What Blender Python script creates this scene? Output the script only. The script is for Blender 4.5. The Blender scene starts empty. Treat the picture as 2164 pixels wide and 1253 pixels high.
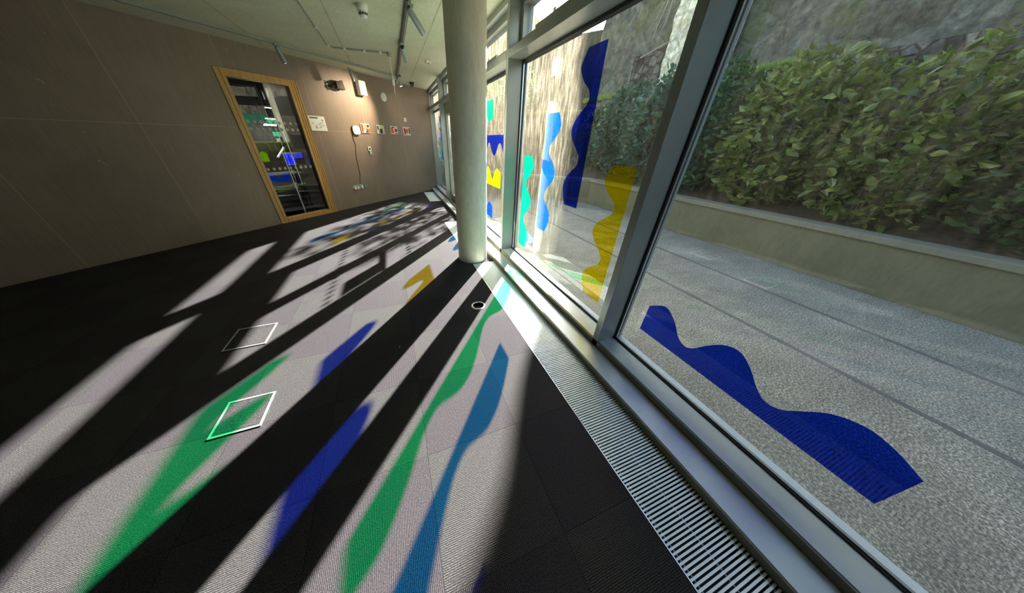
import bpy, bmesh, math, random
import numpy as np
from mathutils import Vector, Matrix, noise
random.seed(7)
D = bpy.data
SC = bpy.context.scene
COL = SC.collection
rad = math.radians

# ------------------------------------------------------------------ camera
# world: +Y runs along the window wall, +X points out through it, z up, metres
FPX, CXP, CYP = 515.8, 1044.0, 626.5
PITCH, ROLL, YAW, WALLA = rad(32.555), rad(1.128), rad(20.824), rad(46.475)
CAMZ = 1.5
_h = np.array([math.sin(YAW), math.cos(YAW), 0]); _r = np.array([math.cos(YAW), -math.sin(YAW), 0])
_F = _h * math.cos(PITCH) - np.array([0, 0, math.sin(PITCH)])
_U = _h * math.sin(PITCH) + np.array([0, 0, math.cos(PITCH)])
_R2 = math.cos(ROLL) * _r + math.sin(ROLL) * _U
_U2 = -math.sin(ROLL) * _r + math.cos(ROLL) * _U
cam = D.cameras.new('camera'); camo = D.objects.new('camera', cam); COL.objects.link(camo)
camo.matrix_world = Matrix(((_R2[0], _U2[0], -_F[0], 0), (_R2[1], _U2[1], -_F[1], 0), (_R2[2], _U2[2], -_F[2], CAMZ), (0, 0, 0, 1)))
cam.sensor_fit = 'HORIZONTAL'; cam.sensor_width = 36.0
cam.lens = FPX / 2164 * 36.0
cam.shift_x = (1082 - CXP) / 2164
cam.clip_start = 0.02; cam.clip_end = 200
SC.camera = camo

# ------------------------------------------------------------------ light
SUN_AZ, SUN_EL = rad(38.0), rad(22.5)
sdir = Vector((math.sin(SUN_AZ) * math.cos(SUN_EL), math.cos(SUN_AZ) * math.cos(SUN_EL), math.sin(SUN_EL)))
sl = D.lights.new('sun', 'SUN'); sl.energy = 80.0; sl.angle = rad(0.6); sl.color = (1.0, 0.955, 0.90)
so = D.objects.new('sun', sl); COL.objects.link(so)
so.rotation_euler = sdir.to_track_quat('Z', 'Y').to_euler()
W = D.worlds.new('sky'); SC.world = W; W.use_nodes = True
wn_ = W.node_tree; wn_.nodes.clear()
sky = wn_.nodes.new('ShaderNodeTexSky'); sky.sky_type = 'NISHITA'; sky.sun_disc = False
sky.sun_elevation = SUN_EL; sky.sun_rotation = SUN_AZ; sky.dust_density = 2.5; sky.air_density = 1.0
bg = wn_.nodes.new('ShaderNodeBackground'); bg.inputs['Strength'].default_value = 0.9
wo = wn_.nodes.new('ShaderNodeOutputWorld')
wn_.links.new(sky.outputs[0], bg.inputs[0]); wn_.links.new(bg.outputs[0], wo.inputs[0])
vs = SC.view_settings
vs.view_transform = 'Standard'; vs.look = 'None'; vs.gamma = 1; vs.use_curve_mapping = False
vs.exposure = 0.0
SC.cycles.use_denoising = True
SC.cycles.max_bounces = 10; SC.cycles.diffuse_bounces = 5; SC.cycles.transparent_max_bounces = 24
SC.cycles.sample_clamp_indirect = 6.0

# ------------------------------------------------------------------ measuring helpers
WD = Vector((math.sin(WALLA), math.cos(WALLA), 0)); WN = Vector((-math.cos(WALLA), math.sin(WALLA), 0)); WK = 6.058
def wp(s, t, z):                       # back-wall coordinates: s along it, t behind its face (negative = into this room)
    return WD * s + WN * (WK + t) + Vector((0, 0, z))

# ------------------------------------------------------------------ materials
def mat(name, col, rough=0.6, metal=0.0, spec=0.5):
    m = D.materials.new(name); m.use_nodes = True
    b = m.node_tree.nodes['Principled BSDF']
    b.inputs['Base Color'].default_value = (*col, 1); b.inputs['Roughness'].default_value = rough
    b.inputs['Metallic'].default_value = metal; b.inputs['Specular IOR Level'].default_value = spec
    return m
def N(m, t, **kw):
    n = m.node_tree.nodes.new(t)
    for k, v in kw.items(): setattr(n, k, v)
    return n
def L(m, a, b): m.node_tree.links.new(a, b)
def pos(m, scale=(1, 1, 1), rotz=0.0):
    g = N(m, 'ShaderNodeNewGeometry'); mp = N(m, 'ShaderNodeMapping')
    mp.inputs['Scale'].default_value = scale; mp.inputs['Rotation'].default_value = (0, 0, rotz)
    L(m, g.outputs['Position'], mp.inputs['Vector']); return mp.outputs[0]
def noi(m, vec, scale, detail=4, rough=0.6):
    n = N(m, 'ShaderNodeTexNoise'); n.inputs['Scale'].default_value = scale
    n.inputs['Detail'].default_value = detail; n.inputs['Roughness'].default_value = rough
    L(m, vec, n.inputs['Vector']); return n.outputs['Fac']
def ramp(m, fac, stops):
    r = N(m, 'ShaderNodeValToRGB'); e = r.color_ramp.elements
    while len(e) < len(stops): e.new(0.5)
    for i, (p, c) in enumerate(stops):
        e[i].position = p; e[i].color = (*c, 1) if len(c) == 3 else c
    L(m, fac, r.inputs[0]); return r.outputs[0]
def mixc(m, fac, a, b, mode='MIX'):
    n = N(m, 'ShaderNodeMix', data_type='RGBA', blend_type=mode)
    for s, v in ((n.inputs[0], fac), (n.inputs[6], a), (n.inputs[7], b)):
        if hasattr(v, 'is_linked'): L(m, v, s)
        elif isinstance(v, (int, float)): s.default_value = v
        else: s.default_value = (*v, 1)
    return n.outputs[2]
def math_(m, op, a, b=None, c=None):
    n = N(m, 'ShaderNodeMath', operation=op)
    for s, v in zip(n.inputs, (a, b, c)):
        if v is None: continue
        if hasattr(v, 'is_linked'): L(m, v, s)
        else: s.default_value = v
    return n.outputs[0]
def bump(m, h, strength=0.3, dist=0.01):
    b = N(m, 'ShaderNodeBump'); b.inputs['Strength'].default_value = strength; b.inputs['Distance'].default_value = dist
    L(m, h, b.inputs['Height']); L(m, b.outputs[0], m.node_tree.nodes['Principled BSDF'].inputs['Normal'])
def setc(m, c): L(m, c, m.node_tree.nodes['Principled BSDF'].inputs['Base Color'])
def noisy(name, c1, c2, scale=8, rough=0.8, stretch=(1, 1, 1), b=0.2, detail=6, spec=0.3, metal=0):
    m = mat(name, c1, rough, metal, spec); v = pos(m, stretch); f = noi(m, v, scale, detail)
    setc(m, ramp(m, f, [(0.32, c1), (0.68, c2)]))
    if b: bump(m, f, b, 0.01)
    return m

# carpet tiles: quarter-turned 0.54 m squares, two alternating tints, woven ribs
M_carpet = mat('carpet_tiles', (.1, .1, .1), 0.95, 0, 0.1)
def _carpet():
    m = M_carpet; T = 0.54
    g = N(m, 'ShaderNodeNewGeometry'); sp = N(m, 'ShaderNodeSeparateXYZ'); L(m, g.outputs['Position'], sp.inputs[0])
    u = math_(m, 'DIVIDE', math_(m, 'ADD', sp.outputs[0], 0.092 + 40 * T), T); v = math_(m, 'DIVIDE', math_(m, 'ADD', sp.outputs[1], -0.755 + 40 * T), T)
    iu = math_(m, 'FLOOR', u); iv = math_(m, 'FLOOR', v)
    chk = math_(m, 'MODULO', math_(m, 'ADD', iu, iv), 2.0)
    fu = math_(m, 'FRACT', u); fv = math_(m, 'FRACT', v)
    edge = math_(m, 'MINIMUM', math_(m, 'MINIMUM', fu, math_(m, 'SUBTRACT', 1.0, fu)), math_(m, 'MINIMUM', fv, math_(m, 'SUBTRACT', 1.0, fv)))
    seam = math_(m, 'LESS_THAN', edge, 0.0028)
    rib = N(m, 'ShaderNodeMix', data_type='FLOAT'); L(m, chk, rib.inputs[0]); L(m, sp.outputs[0], rib.inputs[2]); L(m, sp.outputs[1], rib.inputs[3])
    wob = noi(m, pos(m), 60, 2)
    ph = math_(m, 'ADD', math_(m, 'MULTIPLY', rib.outputs[0], 2 * math.pi / 0.0072), math_(m, 'MULTIPLY', wob, 2.5))
    ribs = math_(m, 'MULTIPLY_ADD', math_(m, 'SINE', ph), 0.5, 0.5)
    sp2 = noi(m, pos(m), 230, 3, 0.8); sp3 = noi(m, pos(m), 900, 1, 0.5)
    base = mixc(m, chk, (0.0445, 0.0395, 0.0445), (0.0490, 0.0468, 0.0470))
    speck = ramp(m, sp2, [(0.38, (0.32, 0.30, 0.32)), (0.5, (1.0, 1.0, 1.0)), (0.62, (1.75, 1.72, 1.75))])
    c = mixc(m, 1.0, base, speck, 'MULTIPLY')
    rc = ramp(m, ribs, [(0.05, (0.42, 0.40, 0.42)), (0.5, (1.08, 1.08, 1.08))])
    c = mixc(m, 0.85, c, rc, 'MULTIPLY')
    c = mixc(m, math_(m, 'MULTIPLY', seam, 0.6), c, (0.012, 0.012, 0.012))
    setc(m, c)
    hgt = math_(m, 'ADD', math_(m, 'MULTIPLY', ribs, 0.6), math_(m, 'MULTIPLY', sp3, 0.6))
    bump(m, hgt, 0.5, 0.003)
_carpet()

def concrete(name, c1, c2, seam_dir=None):
    m = mat(name, c1, 0.85, 0, 0.25)
    f = noi(m, pos(m), 1.3, 8, 0.62); f2 = noi(m, pos(m, (1, 1, .25)), 28, 5, 0.7)
    c = ramp(m, f, [(0.3, c1), (0.7, c2)])
    c = mixc(m, 0.35, c, ramp(m, f2, [(0.3, (.55, .55, .52)), (0.7, (1.15, 1.15, 1.12))]), 'MULTIPLY')
    if seam_dir:
        g = N(m, 'ShaderNodeNewGeometry'); sp = N(m, 'ShaderNodeSeparateXYZ'); L(m, g.outputs['Position'], sp.inputs[0])
        fr = math_(m, 'FRACT', math_(m, 'DIVIDE', math_(m, 'ADD', sp.outputs[0], 20 * 1.22 - 0.80), 1.22))
        d = math_(m, 'LESS_THAN', math_(m, 'MINIMUM', fr, math_(m, 'SUBTRACT', 1.0, fr)), 0.007)
        br = noi(m, pos(m), 5, 3)
        c = mixc(m, math_(m, 'MULTIPLY', d, math_(m, 'MULTIPLY', br, 0.9)), c, tuple(x * .35 for x in c1))
    setc(m, c); bump(m, f2, 0.15, 0.004); return m
M_ceiling = concrete('ceiling_concrete', (0.52, 0.53, 0.37), (0.62, 0.62, 0.46), True)
M_column = concrete('column_concrete', (0.70, 0.67, 0.52), (0.80, 0.77, 0.62))

# back wall: resin-faced boards with vertical joints, one level joint, faint vertical grain
M_wall = mat('brown_wall_board', (.2, .15, .12), 0.55, 0, 0.35)
def _wall():
    m = M_wall
    g = N(m, 'ShaderNodeNewGeometry'); mp = N(m, 'ShaderNodeMapping', vector_type='POINT')
    mp.inputs['Rotation'].default_value = (0, 0, WALLA - math.pi / 2)
    L(m, g.outputs['Position'], mp.inputs[0]); sp = N(m, 'ShaderNodeSeparateXYZ'); L(m, mp.outputs[0], sp.inputs[0])
    f = noi(m, mp.outputs[0], 1.1, 5, 0.6)
    mg = N(m, 'ShaderNodeMapping'); mg.inputs['Scale'].default_value = (1, 1, 0.05); L(m, mp.outputs[0], mg.inputs[0])
    gr = noi(m, mg.outputs[0], 55, 5, 0.7)
    c = ramp(m, f, [(0.3, (0.225, 0.172, 0.130)), (0.7, (0.285, 0.220, 0.168))])
    c = mixc(m, 0.4, c, ramp(m, gr, [(0.3, (.62, .6, .58)), (0.7, (1.18, 1.16, 1.14))]), 'MULTIPLY')
    s = math_(m, 'DIVIDE', math_(m, 'ADD', sp.outputs[0], 60.0 - 0.49), 1.22)
    iv = math_(m, 'FLOOR', s); fr = math_(m, 'FRACT', s)
    wnoise = N(m, 'ShaderNodeTexWhiteNoise', noise_dimensions='1D'); L(m, iv, wnoise.inputs['W'])
    c = mixc(m, 0.5, c, ramp(m, wnoise.outputs['Value'], [(0, (.82, .82, .84)), (1, (1.12, 1.1, 1.06))]), 'MULTIPLY')
    vj = math_(m, 'LESS_THAN', math_(m, 'MINIMUM', fr, math_(m, 'SUBTRACT', 1.0, fr)), 0.0035)
    hj = math_(m, 'LESS_THAN', math_(m, 'ABSOLUTE', math_(m, 'SUBTRACT', sp.outputs[2], 1.617)), 0.004)
    c = mixc(m, math_(m, 'MULTIPLY', math_(m, 'MAXIMUM', vj, hj), 0.6), c, (0.40, 0.33, 0.27))
    sc = noi(m, pos(m), 9, 3, 0.5)
    c = mixc(m, math_(m, 'MULTIPLY', math_(m, 'GREATER_THAN', sc, 0.735), 0.35), c, (0.5, 0.46, 0.42))
    setc(m, c); bump(m, gr, 0.05, 0.002)
_wall()

M_alu = noisy('painted_aluminium', (0.27, 0.30, 0.28), (0.31, 0.34, 0.32), 3, 0.34, b=0.0, spec=0.6, metal=0.35)
M_sill = noisy('sill_aluminium', (0.62, 0.68, 0.69), (0.68, 0.74, 0.75), 5, 0.30, b=0.03, spec=0.6, metal=0.45)
M_olive = mat('olive_upstand', (0.16, 0.155, 0.105), 0.4, 0.3)
M_gasket = mat('black_gasket', (0.012, 0.012, 0.013), 0.5)
M_bead = mat('silver_bead', (0.72, 0.76, 0.78), 0.22, 0.8)
M_silver = mat('brushed_silver', (0.78, 0.82, 0.80), 0.30, 0.75)
M_slat = mat('grille_slat', (0.93, 1.0, 0.98), 0.35, 0.15)
M_trench = mat('trench_black', (0.012, 0.012, 0.016), 0.6)
M_rod = mat('grille_rod', (0.36, 0.34, 0.36), 0.4, 0.6)
M_white = mat('white_plastic', (0.78, 0.79, 0.70), 0.4)
M_greyplastic = mat('grey_plastic', (0.30, 0.34, 0.32), 0.45)
M_lamp = mat('grey_lamp_body', (0.27, 0.31, 0.30), 0.4, 0.2)
M_black = mat('black_paint', (0.015, 0.015, 0.015), 0.5)
M_track = noisy('track_grey', (0.28, 0.30, 0.25), (0.32, 0.34, 0.29), 4, 0.45, b=0)
M_trackdark = mat('dark_track', (0.10, 0.10, 0.085), 0.45, 0.2)
M_oak = noisy('oak_frame', (0.42, 0.22, 0.055), (0.56, 0.33, 0.10), 22, 0.4, (1, 1, .07), 0.05, spec=0.5)
M_lining = mat('grey_lining', (0.30, 0.28, 0.25), 0.5)

def schlick(m):          # two-sided Fresnel reflectance of a thin sheet's face
    g = N(m, 'ShaderNodeNewGeometry'); d = N(m, 'ShaderNodeVectorMath', operation='DOT_PRODUCT')
    L(m, g.outputs['Incoming'], d.inputs[0]); L(m, g.outputs['Normal'], d.inputs[1])
    c = math_(m, 'SUBTRACT', 1.0, math_(m, 'ABSOLUTE', d.outputs['Value']))
    return math_(m, 'MULTIPLY_ADD', math_(m, 'POWER', c, 5.0), 0.96, 0.04)
def glass(name, dirt, tint=(0.965, 0.985, 0.97), refl=1.25, dirtcol=(0.80, 0.70, 0.50)):
    m = D.materials.new(name); m.use_nodes = True; nt = m.node_tree; nt.nodes.clear()
    tr = N(m, 'ShaderNodeBsdfTransparent'); tr.inputs[0].default_value = (*tint, 1)
    gl = N(m, 'ShaderNodeBsdfGlossy'); gl.inputs['Roughness'].default_value = 0.0; gl.inputs[0].default_value = (1, 1, 1, 1)
    k = math_(m, 'MINIMUM', math_(m, 'MULTIPLY', schlick(m), refl), 0.95)
    mx = N(m, 'ShaderNodeMixShader'); L(m, k, mx.inputs[0]); L(m, tr.outputs[0], mx.inputs[1]); L(m, gl.outputs[0], mx.inputs[2])
    last = mx.outputs[0]
    if dirt:
        tl = N(m, 'ShaderNodeBsdfTranslucent'); tl.inputs[0].default_value = (*dirtcol, 1)
        v = pos(m, (1, 1, 0.16)); st = noi(m, v, 34, 6, 0.72); sp = noi(m, pos(m), 150, 3, 0.75)
        bg_ = noi(m, pos(m), 1.6, 3, 0.5)
        g = N(m, 'ShaderNodeNewGeometry'); s = N(m, 'ShaderNodeSeparateXYZ'); L(m, g.outputs['Position'], s.inputs[0])
        top = N(m, 'ShaderNodeMapRange'); L(m, s.outputs[2], top.inputs[0])
        top.inputs[1].default_value = 0.9; top.inputs[2].default_value = 2.4; top.inputs[3].default_value = 0.35; top.inputs[4].default_value = 1.5
        f = math_(m, 'MULTIPLY', math_(m, 'POWER', st, 3.5), math_(m, 'POWER', sp, 2.2))
        f = math_(m, 'MULTIPLY', f, math_(m, 'MULTIPLY', top.outputs[0], math_(m, 'ADD', bg_, 0.4)))
        f = math_(m, 'MINIMUM', math_(m, 'MULTIPLY', f, dirt), 0.6)
        m2 = N(m, 'ShaderNodeMixShader'); L(m, f, m2.inputs[0]); L(m, last, m2.inputs[1]); L(m, tl.outputs[0], m2.inputs[2]); last = m2.outputs[0]
    o = N(m, 'ShaderNodeOutputMaterial'); L(m, last, o.inputs[0]); return m
M_glass = glass('window_glass', 1.8)
M_glassclean = glass('inner_glass', 0.0, (0.97, 0.98, 0.97), 0.8)

def film(name, t, sc, f=0.10):
    m = D.materials.new(name); m.use_nodes = True; m.node_tree.nodes.clear()
    tr = N(m, 'ShaderNodeBsdfTransparent'); tr.inputs[0].default_value = (*t, 1)
    tl = N(m, 'ShaderNodeBsdfTranslucent'); tl.inputs[0].default_value = (*sc, 1)
    a = N(m, 'ShaderNodeMixShader'); a.inputs[0].default_value = f; L(m, tr.outputs[0], a.inputs[1]); L(m, tl.outputs[0], a.inputs[2])
    gl = N(m, 'ShaderNodeBsdfGlossy'); gl.inputs['Roughness'].default_value = 0.03
    b = N(m, 'ShaderNodeMixShader'); L(m, schlick(m), b.inputs[0]); L(m, a.outputs[0], b.inputs[1]); L(m, gl.outputs[0], b.inputs[2])
    o = N(m, 'ShaderNodeOutputMaterial'); L(m, b.outputs[0], o.inputs[0]); return m
F_teal = film('teal_film', (0.018, 0.80, 0.26), (0.0, 0.75, 0.55))
F_blue = film('bright_blue_film', (0.010, 0.34, 0.80), (0.0, 0.10, 1.0), 0.16)
F_navy = film('navy_film', (0.012, 0.05, 0.62), (0.0, 0.02, 0.75), 0.05)
F_yellow = film('yellow_film', (0.95, 0.72, 0.012), (0.9, 0.70, 0.0), 0.10)
F_lime = film('lime_film', (0.90, 0.64, 0.01), (0.30, 0.95, 0.0), 0.30)
F_royal = film('royal_blue_film', (0.01, 0.26, 0.80), (0.0, 0.05, 1.0), 0.20)

def emis(name, col, s):
    m = D.materials.new(name); m.use_nodes = True; m.node_tree.nodes.clear()
    e = N(m, 'ShaderNodeEmission'); e.inputs[0].default_value = (*col, 1); e.inputs[1].default_value = s
    o = N(m, 'ShaderNodeOutputMaterial'); L(m, e.outputs[0], o.inputs[0]); return m
E_tube = emis('lamp_glow', (1, 0.96, 0.86), 60.0)
E_green = emis('exit_green', (0.05, 0.7, 0.30), 0.8)
E_screen = emis('blue_screen', (0.01, 0.02, 1.0), 0.9)

# ------------------------------------------------------------------ mesh helpers
class MB:
    def __init__(s): s.b = bmesh.new()
    def box(s, x0, x1, y0, y1, z0, z1, f=None):
        p = [Vector((x, y, z)) for x in (x0, x1) for y in (y0, y1) for z in (z0, z1)]
        if f: p = [f(*q) for q in p]
        v = [s.b.verts.new(q) for q in p]
        for i in ((0, 1, 3, 2), (4, 6, 7, 5), (0, 4, 5, 1), (2, 3, 7, 6), (0, 2, 6, 4), (1, 5, 7, 3)): s.b.faces.new([v[k] for k in i])
        return s
    def tube(s, pts, r, n=10, cap=True):
        pts = [Vector(p) for p in pts]; rs = r if isinstance(r, (list, tuple)) else [r] * len(pts); rings = []
        for i, p in enumerate(pts):
            d = (pts[min(i + 1, len(pts) - 1)] - pts[max(i - 1, 0)]).normalized()
            a = d.cross(Vector((0, 0, 1)) if abs(d.z) < .9 else Vector((1, 0, 0))).normalized(); b = d.cross(a)
            rings.append([s.b.verts.new(p + (a * math.cos(2 * math.pi * k / n) + b * math.sin(2 * math.pi * k / n)) * rs[i]) for k in range(n)])
        for i in range(len(rings) - 1):
            for k in range(n): s.b.faces.new((rings[i][k], rings[i][(k + 1) % n], rings[i + 1][(k + 1) % n], rings[i + 1][k]))
        if cap:
            s.b.faces.new(rings[0][::-1]); s.b.faces.new(rings[-1])
        return s
    def prism(s, loop, off, quad=None):
        off = Vector(off); a = [s.b.verts.new(Vector(p)) for p in loop]; b = [s.b.verts.new(Vector(p) + off) for p in loop]; n = len(a)
        s.b.faces.new(a); s.b.faces.new(b[::-1])
        for i in range(n): s.b.faces.new((a[i], b[i], b[(i + 1) % n], a[(i + 1) % n]))
        return s
    def flat(s, loop):
        s.b.faces.new([s.b.verts.new(Vector(p)) for p in loop]); return s
    def sphere(s, c, r, sc=(1, 1, 1)):
        bmesh.ops.create_uvsphere(s.b, u_segments=16, v_segments=10, radius=r, matrix=Matrix.Translation(c) @ Matrix.Diagonal((*sc, 1))); return s
    def build(s, name, m, parent=None, bevel=0, smooth=False):
        bmesh.ops.recalc_face_normals(s.b, faces=s.b.faces)
        me = D.meshes.new(name); s.b.to_mesh(me); s.b.free(); me.materials.append(m)
        if smooth:
            for p in me.polygons: p.use_smooth = True
        o = D.objects.new(name, me); COL.objects.link(o)
        if smooth == 'auto':
            e = o.modifiers.new('es', 'EDGE_SPLIT'); e.split_angle = rad(35)
        if bevel:
            bv = o.modifiers.new('bevel', 'BEVEL'); bv.width = bevel; bv.segments = 2; bv.limit_method = 'ANGLE'
        if parent: 
            o.parent = parent
            o.matrix_parent_inverse = Matrix.Translation(-parent.location) if parent.type == 'EMPTY' else Matrix()
        return o
def tag(o, label, cat, group=None, kind=None):
    o['label'] = label; o['category'] = cat
    if group: o['group'] = group
    if kind: o['kind'] = kind
    return o
def empty(name, loc, label=None, cat=None, group=None, kind=None):
    o = D.objects.new(name, None); COL.objects.link(o); o.location = Vector(loc); o.empty_display_size = .1
    if label: tag(o, label, cat, group)
    if kind: o['kind'] = kind
    return o
def struct(o, label=None):
    o['kind'] = 'structure'
    if label: o['label'] = label
    return o
def smooth_closed(ctrl, n=10):
    pass
def catmull(P, n=8):
    out = []; Q = [P[0]] + list(P) + [P[-1]]
    for i in range(1, len(Q) - 2):
        for k in range(n):
            t = k / n; a, b, c, d = (np.array(q, float) for q in Q[i - 1:i + 3])
            out.append(tuple(.5 * ((2 * b) + (-a + c) * t + (2 * a - 5 * b + 4 * c - d) * t * t + (-a + 3 * b - 3 * c + d) * t ** 3)))
    out.append(tuple(P[-1])); return out

XF, XG, XO = 1.345, 1.54, 1.60          # mullion face, glass, outer face
ZC = 2.75                               # ceiling
MUL = [1.135 + 2.15 * k for k in range(-2, 4)]   # -3.165 .. 7.585
MUL_LAB = {}

# ------------------------------------------------------------------ room shell
def floor():
    m = MB(); top = 0.0; th = -0.06
    hx0, hx1, hy0, hy1 = .50, .724, 1.968, 2.192
    def slab(x0, x1, y0, y1): m.box(x0, x1, y0, y1, th, top)
    slab(-9.5, hx0, -4.2, 12); slab(hx1, .846, -4.2, 12); slab(hx0, hx1, -4.2, hy0); slab(hx0, hx1, hy1, 12)
    for a, b in ((3.105, 3.62), (5.33, 7.53), (9.06, 12)): slab(.846, 1.18, a, b)
    slab(.846, 1.18, -4.2, -3.6)
    slab(1.18, 1.60, -4.2, 12)
    c = Vector(((hx0 + hx1) / 2, (hy0 + hy1) / 2, 0)); n = 48; ring = []; outer = []
    for k in range(n):
        a = 2 * math.pi * k / n; d = Vector((math.cos(a), math.sin(a), 0)); q = .112 / max(abs(d.x), abs(d.y))
        ring.append(m.b.verts.new(c + d * .070)); outer.append(m.b.verts.new(c + d * q))
    for k in range(n): m.b.faces.new((ring[k], ring[(k + 1) % n], outer[(k + 1) % n], outer[k]))
    return struct(m.build('floor', M_carpet))
floor()
cm = MB(); cm.box(-9.5, 1.62, -4.2, 12.5, ZC, ZC + .2); struct(cm.build('ceiling', M_ceiling))
ww = MB()
SL, SR, ZT = 2.575, 3.768, 2.388       # glazed screen opening in the back wall
ww.box(SR, 7.96, 0, .12, -.06, ZC, wp); ww.box(-7.3, SL, 0, .12, -.06, ZC, wp); ww.box(SL, SR, 0, .12, ZT, ZC, wp)
struct(ww.build('wall_back', M_wall))
M_plain = noisy('plain_wall', (0.40, 0.38, 0.32), (0.45, 0.43, 0.37), 2, 0.8, b=0.02)
struct(MB().box(-9.5, 1.6, -4.3, -4.2, 0, ZC).build('wall_rear', M_plain))
struct(MB().box(-9.6, -9.5, -4.3, 2.0, 0, ZC).build('wall_left', M_plain))

# ------------------------------------------------------------------ window wall
struct(MB().box(1.180, XF, -4.2, 9.62, 0, .055).build('trim_1', M_sill, bevel=.003))
struct(MB().box(1.172, 1.1805, -4.2, 9.62, 0, .050).build('trim_2', M_olive))
struct(MB().box(XF + .0, XF + .012, -4.2, 9.72, .055, .106).build('trim_3', M_olive))
def window(i, y0, y1, door=False, last=False):
    w = empty('window_%d' % i, (XG, (y0 + y1) / 2, 0), kind='structure'); a, b = y0 + .03, y1 - .03
    MB().box(XF, XO, y0 - .03, y0 + .03, 0, ZC).build('mullion', M_alu, w, bevel=.003)
    MB().box(XF - .004, XO, a, b, 2.235, 2.300).build('transom', M_alu, w, bevel=.003)
    uf = MB()
    uf.box(1.47, XO - .002, a, b, 2.300, 2.385).box(1.47, XO - .002, a, b, 2.625, 2.69).box(1.47, XO - .002, a, a + .055, 2.385, 2.625).box(1.47, XO - .002, b - .055, b, 2.385, 2.625)
    uf.build('upper_frame', M_alu, w, bevel=.002)
    MB().box(1.40, 1.595, a, b, 2.69, ZC).build('head_rail', M_alu, w)
    MB().box(XG - .002, XG + .002, a + .05, b - .05, 2.38, 2.63).build('upper_pane', M_glass, w)
    g = MB()
    for q in (a, b - .012): g.box(XG - .028, XG + .02, q, q + .012, .11, 2.235)
    g.box(XG - .028, XG + .02, a, b, 2.212, 2.235)
    if not door:
        MB().box(XF + .012, XO, a, b, 0, .11).build('bottom_rail', M_sill, w, bevel=.002)
        g.box(XG - .030, XG - .022, a, b, .11, .121); g.box(XG - .009, XG - .003, a, b, .11, .124)
        MB().box(XG - .021, XG - .009, a + .012, b - .012, .11, .128).build('glazing_bead', M_bead, w)
        s = MB()
        for q in (a + .012, b - .020): s.box(XG - .020, XG - .008, q, q + .008, .124, 2.212)
        s.build('side_bead', M_bead, w)
        MB().box(XG - .0015, XG + .0015, a + .01, b - .01, .12, 2.216).build('pane', M_glass, w)
    g.build('gasket', M_gasket, w)
    return w
for i in range(6):
    y0 = MUL[i]; y1 = MUL[i + 1] if i < 5 else 9.76
    wobj = window(i + 1, y0, y1, door=(i == 4))
MB().box(XF, XO, 9.70, 9.80, 0, ZC).build('mullion', M_alu, wobj)
struct(MB().box(XF, XO, -4.2, MUL[0] - .03, 0, ZC).build('wall_right', M_alu))

# double door in bay 5 (between the 5.435 and 7.585 mullions)
def facade_door():
    d = empty('door_1', (1.5, 6.51, 0), kind='structure')
    y0, ym, y1 = MUL[4] + .03, 6.51, MUL[5] - .03
    for a, b in ((y0, ym - .004), (ym + .004, y1)):
        m = MB(); st = .095
        m.box(1.47, 1.55, a, a + st, .03, 2.12).box(1.47, 1.55, b - st, b, .03, 2.12).box(1.47, 1.55, a + st, b - st, .03, .20).box(1.47, 1.55, a + st, b - st, 2.02, 2.12)
        m.build('door_leaf', M_alu, d, bevel=.003)
        MB().box(1.508, 1.512, a + st, b - st, .20, 2.02).build('pane', M_glass, d)
        for z in (1.0, 1.63):
            q = MB(); n = 7
            for k in range(n):
                yy = a + st + .06 + k * (b - a - 2 * st - .12) / (n - 1)
                q.prism([(1.505, yy + .028 * math.cos(t * math.pi / 8), z + .028 * math.sin(t * math.pi / 8)) for t in range(16)], (.002, 0, 0))
            q.build('dot_row', M_greyplastic, d)
    MB().box(1.46, 1.56, y0, y1, 2.12, 2.235).build('door_head', M_alu, d)
    h = MB(); h.tube([(1.47, 6.40, 1.05), (1.40, 6.40, 1.05), (1.40, 6.40, 1.45), (1.47, 6.40, 1.45)], .013); h.build('handle', M_silver, d, smooth='auto')
    MB().box(1.498, 1.503, 5.68, 6.02, 1.24, 1.55).build('notice', M_greyplastic, d)
    MB().box(1.41, 1.47, 5.62, 6.36, 1.20, 1.235).build('push_bar', M_alu, d)
    t = MB()
    for k in range(6): t.box(1.19 + k * .07, 1.225 + k * .07, y0, y1, .055 if k < 2 else .0, .068 if k < 2 else .03)
    t.build('threshold', M_silver, d)
facade_door()

# ------------------------------------------------------------------ column
c = MB(); c.tube([(0.912, 3.333, z) for z in (-.01, .02, 1.2, 2.4, 2.75)], .2095, 64)
tag(c.build('column', M_column, smooth='auto'), 'round bare concrete column standing by the windows', 'column')

# ------------------------------------------------------------------ floor grilles
def grille(y0, y1, label):
    g = empty('floor_grille', (1.01, y0, 0), label, 'floor grille', 'trench heater grilles along the windows')
    x0, x1 = .850, 1.172; m = MB(); n = int((y1 - y0) / .0158)
    for k in range(n):
        y = y0 + .004 + k * .0158
        m.box(x0 + .004, x1, y, y + .0080, -.014, -.0015)
    m.build('slat_panel', M_slat, g)
    r = MB()
    for x in (.872, 1.01, 1.150): r.tube([(x, y0 + .002, -.009), (x, y1 - .002, -.009)], .0035, 6)
    r.build('spacer_rod', M_rod, g)
    e = MB(); e.box(.8455, .8500, y0, y1, -.05, .0025); e.box(.8455, 1.172, y1, y1 + .004, -.05, .0025); e.box(.8455, 1.172, y0 - .004, y0, -.05, .0025)
    e.build('edge_trim', M_silver, g)
    MB().box(.845, 1.18, y0 - .004, y1 + .004, -.12, -.061).build('trench', M_trench, g)
grille(-3.6, 3.10, 'long aluminium slatted floor grille running from the foreground to the column')
grille(3.625, 5.325, 'aluminium floor grille behind the concrete column')
grille(7.54, 9.05, 'short aluminium floor grille in the far corner under the last window')

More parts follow.
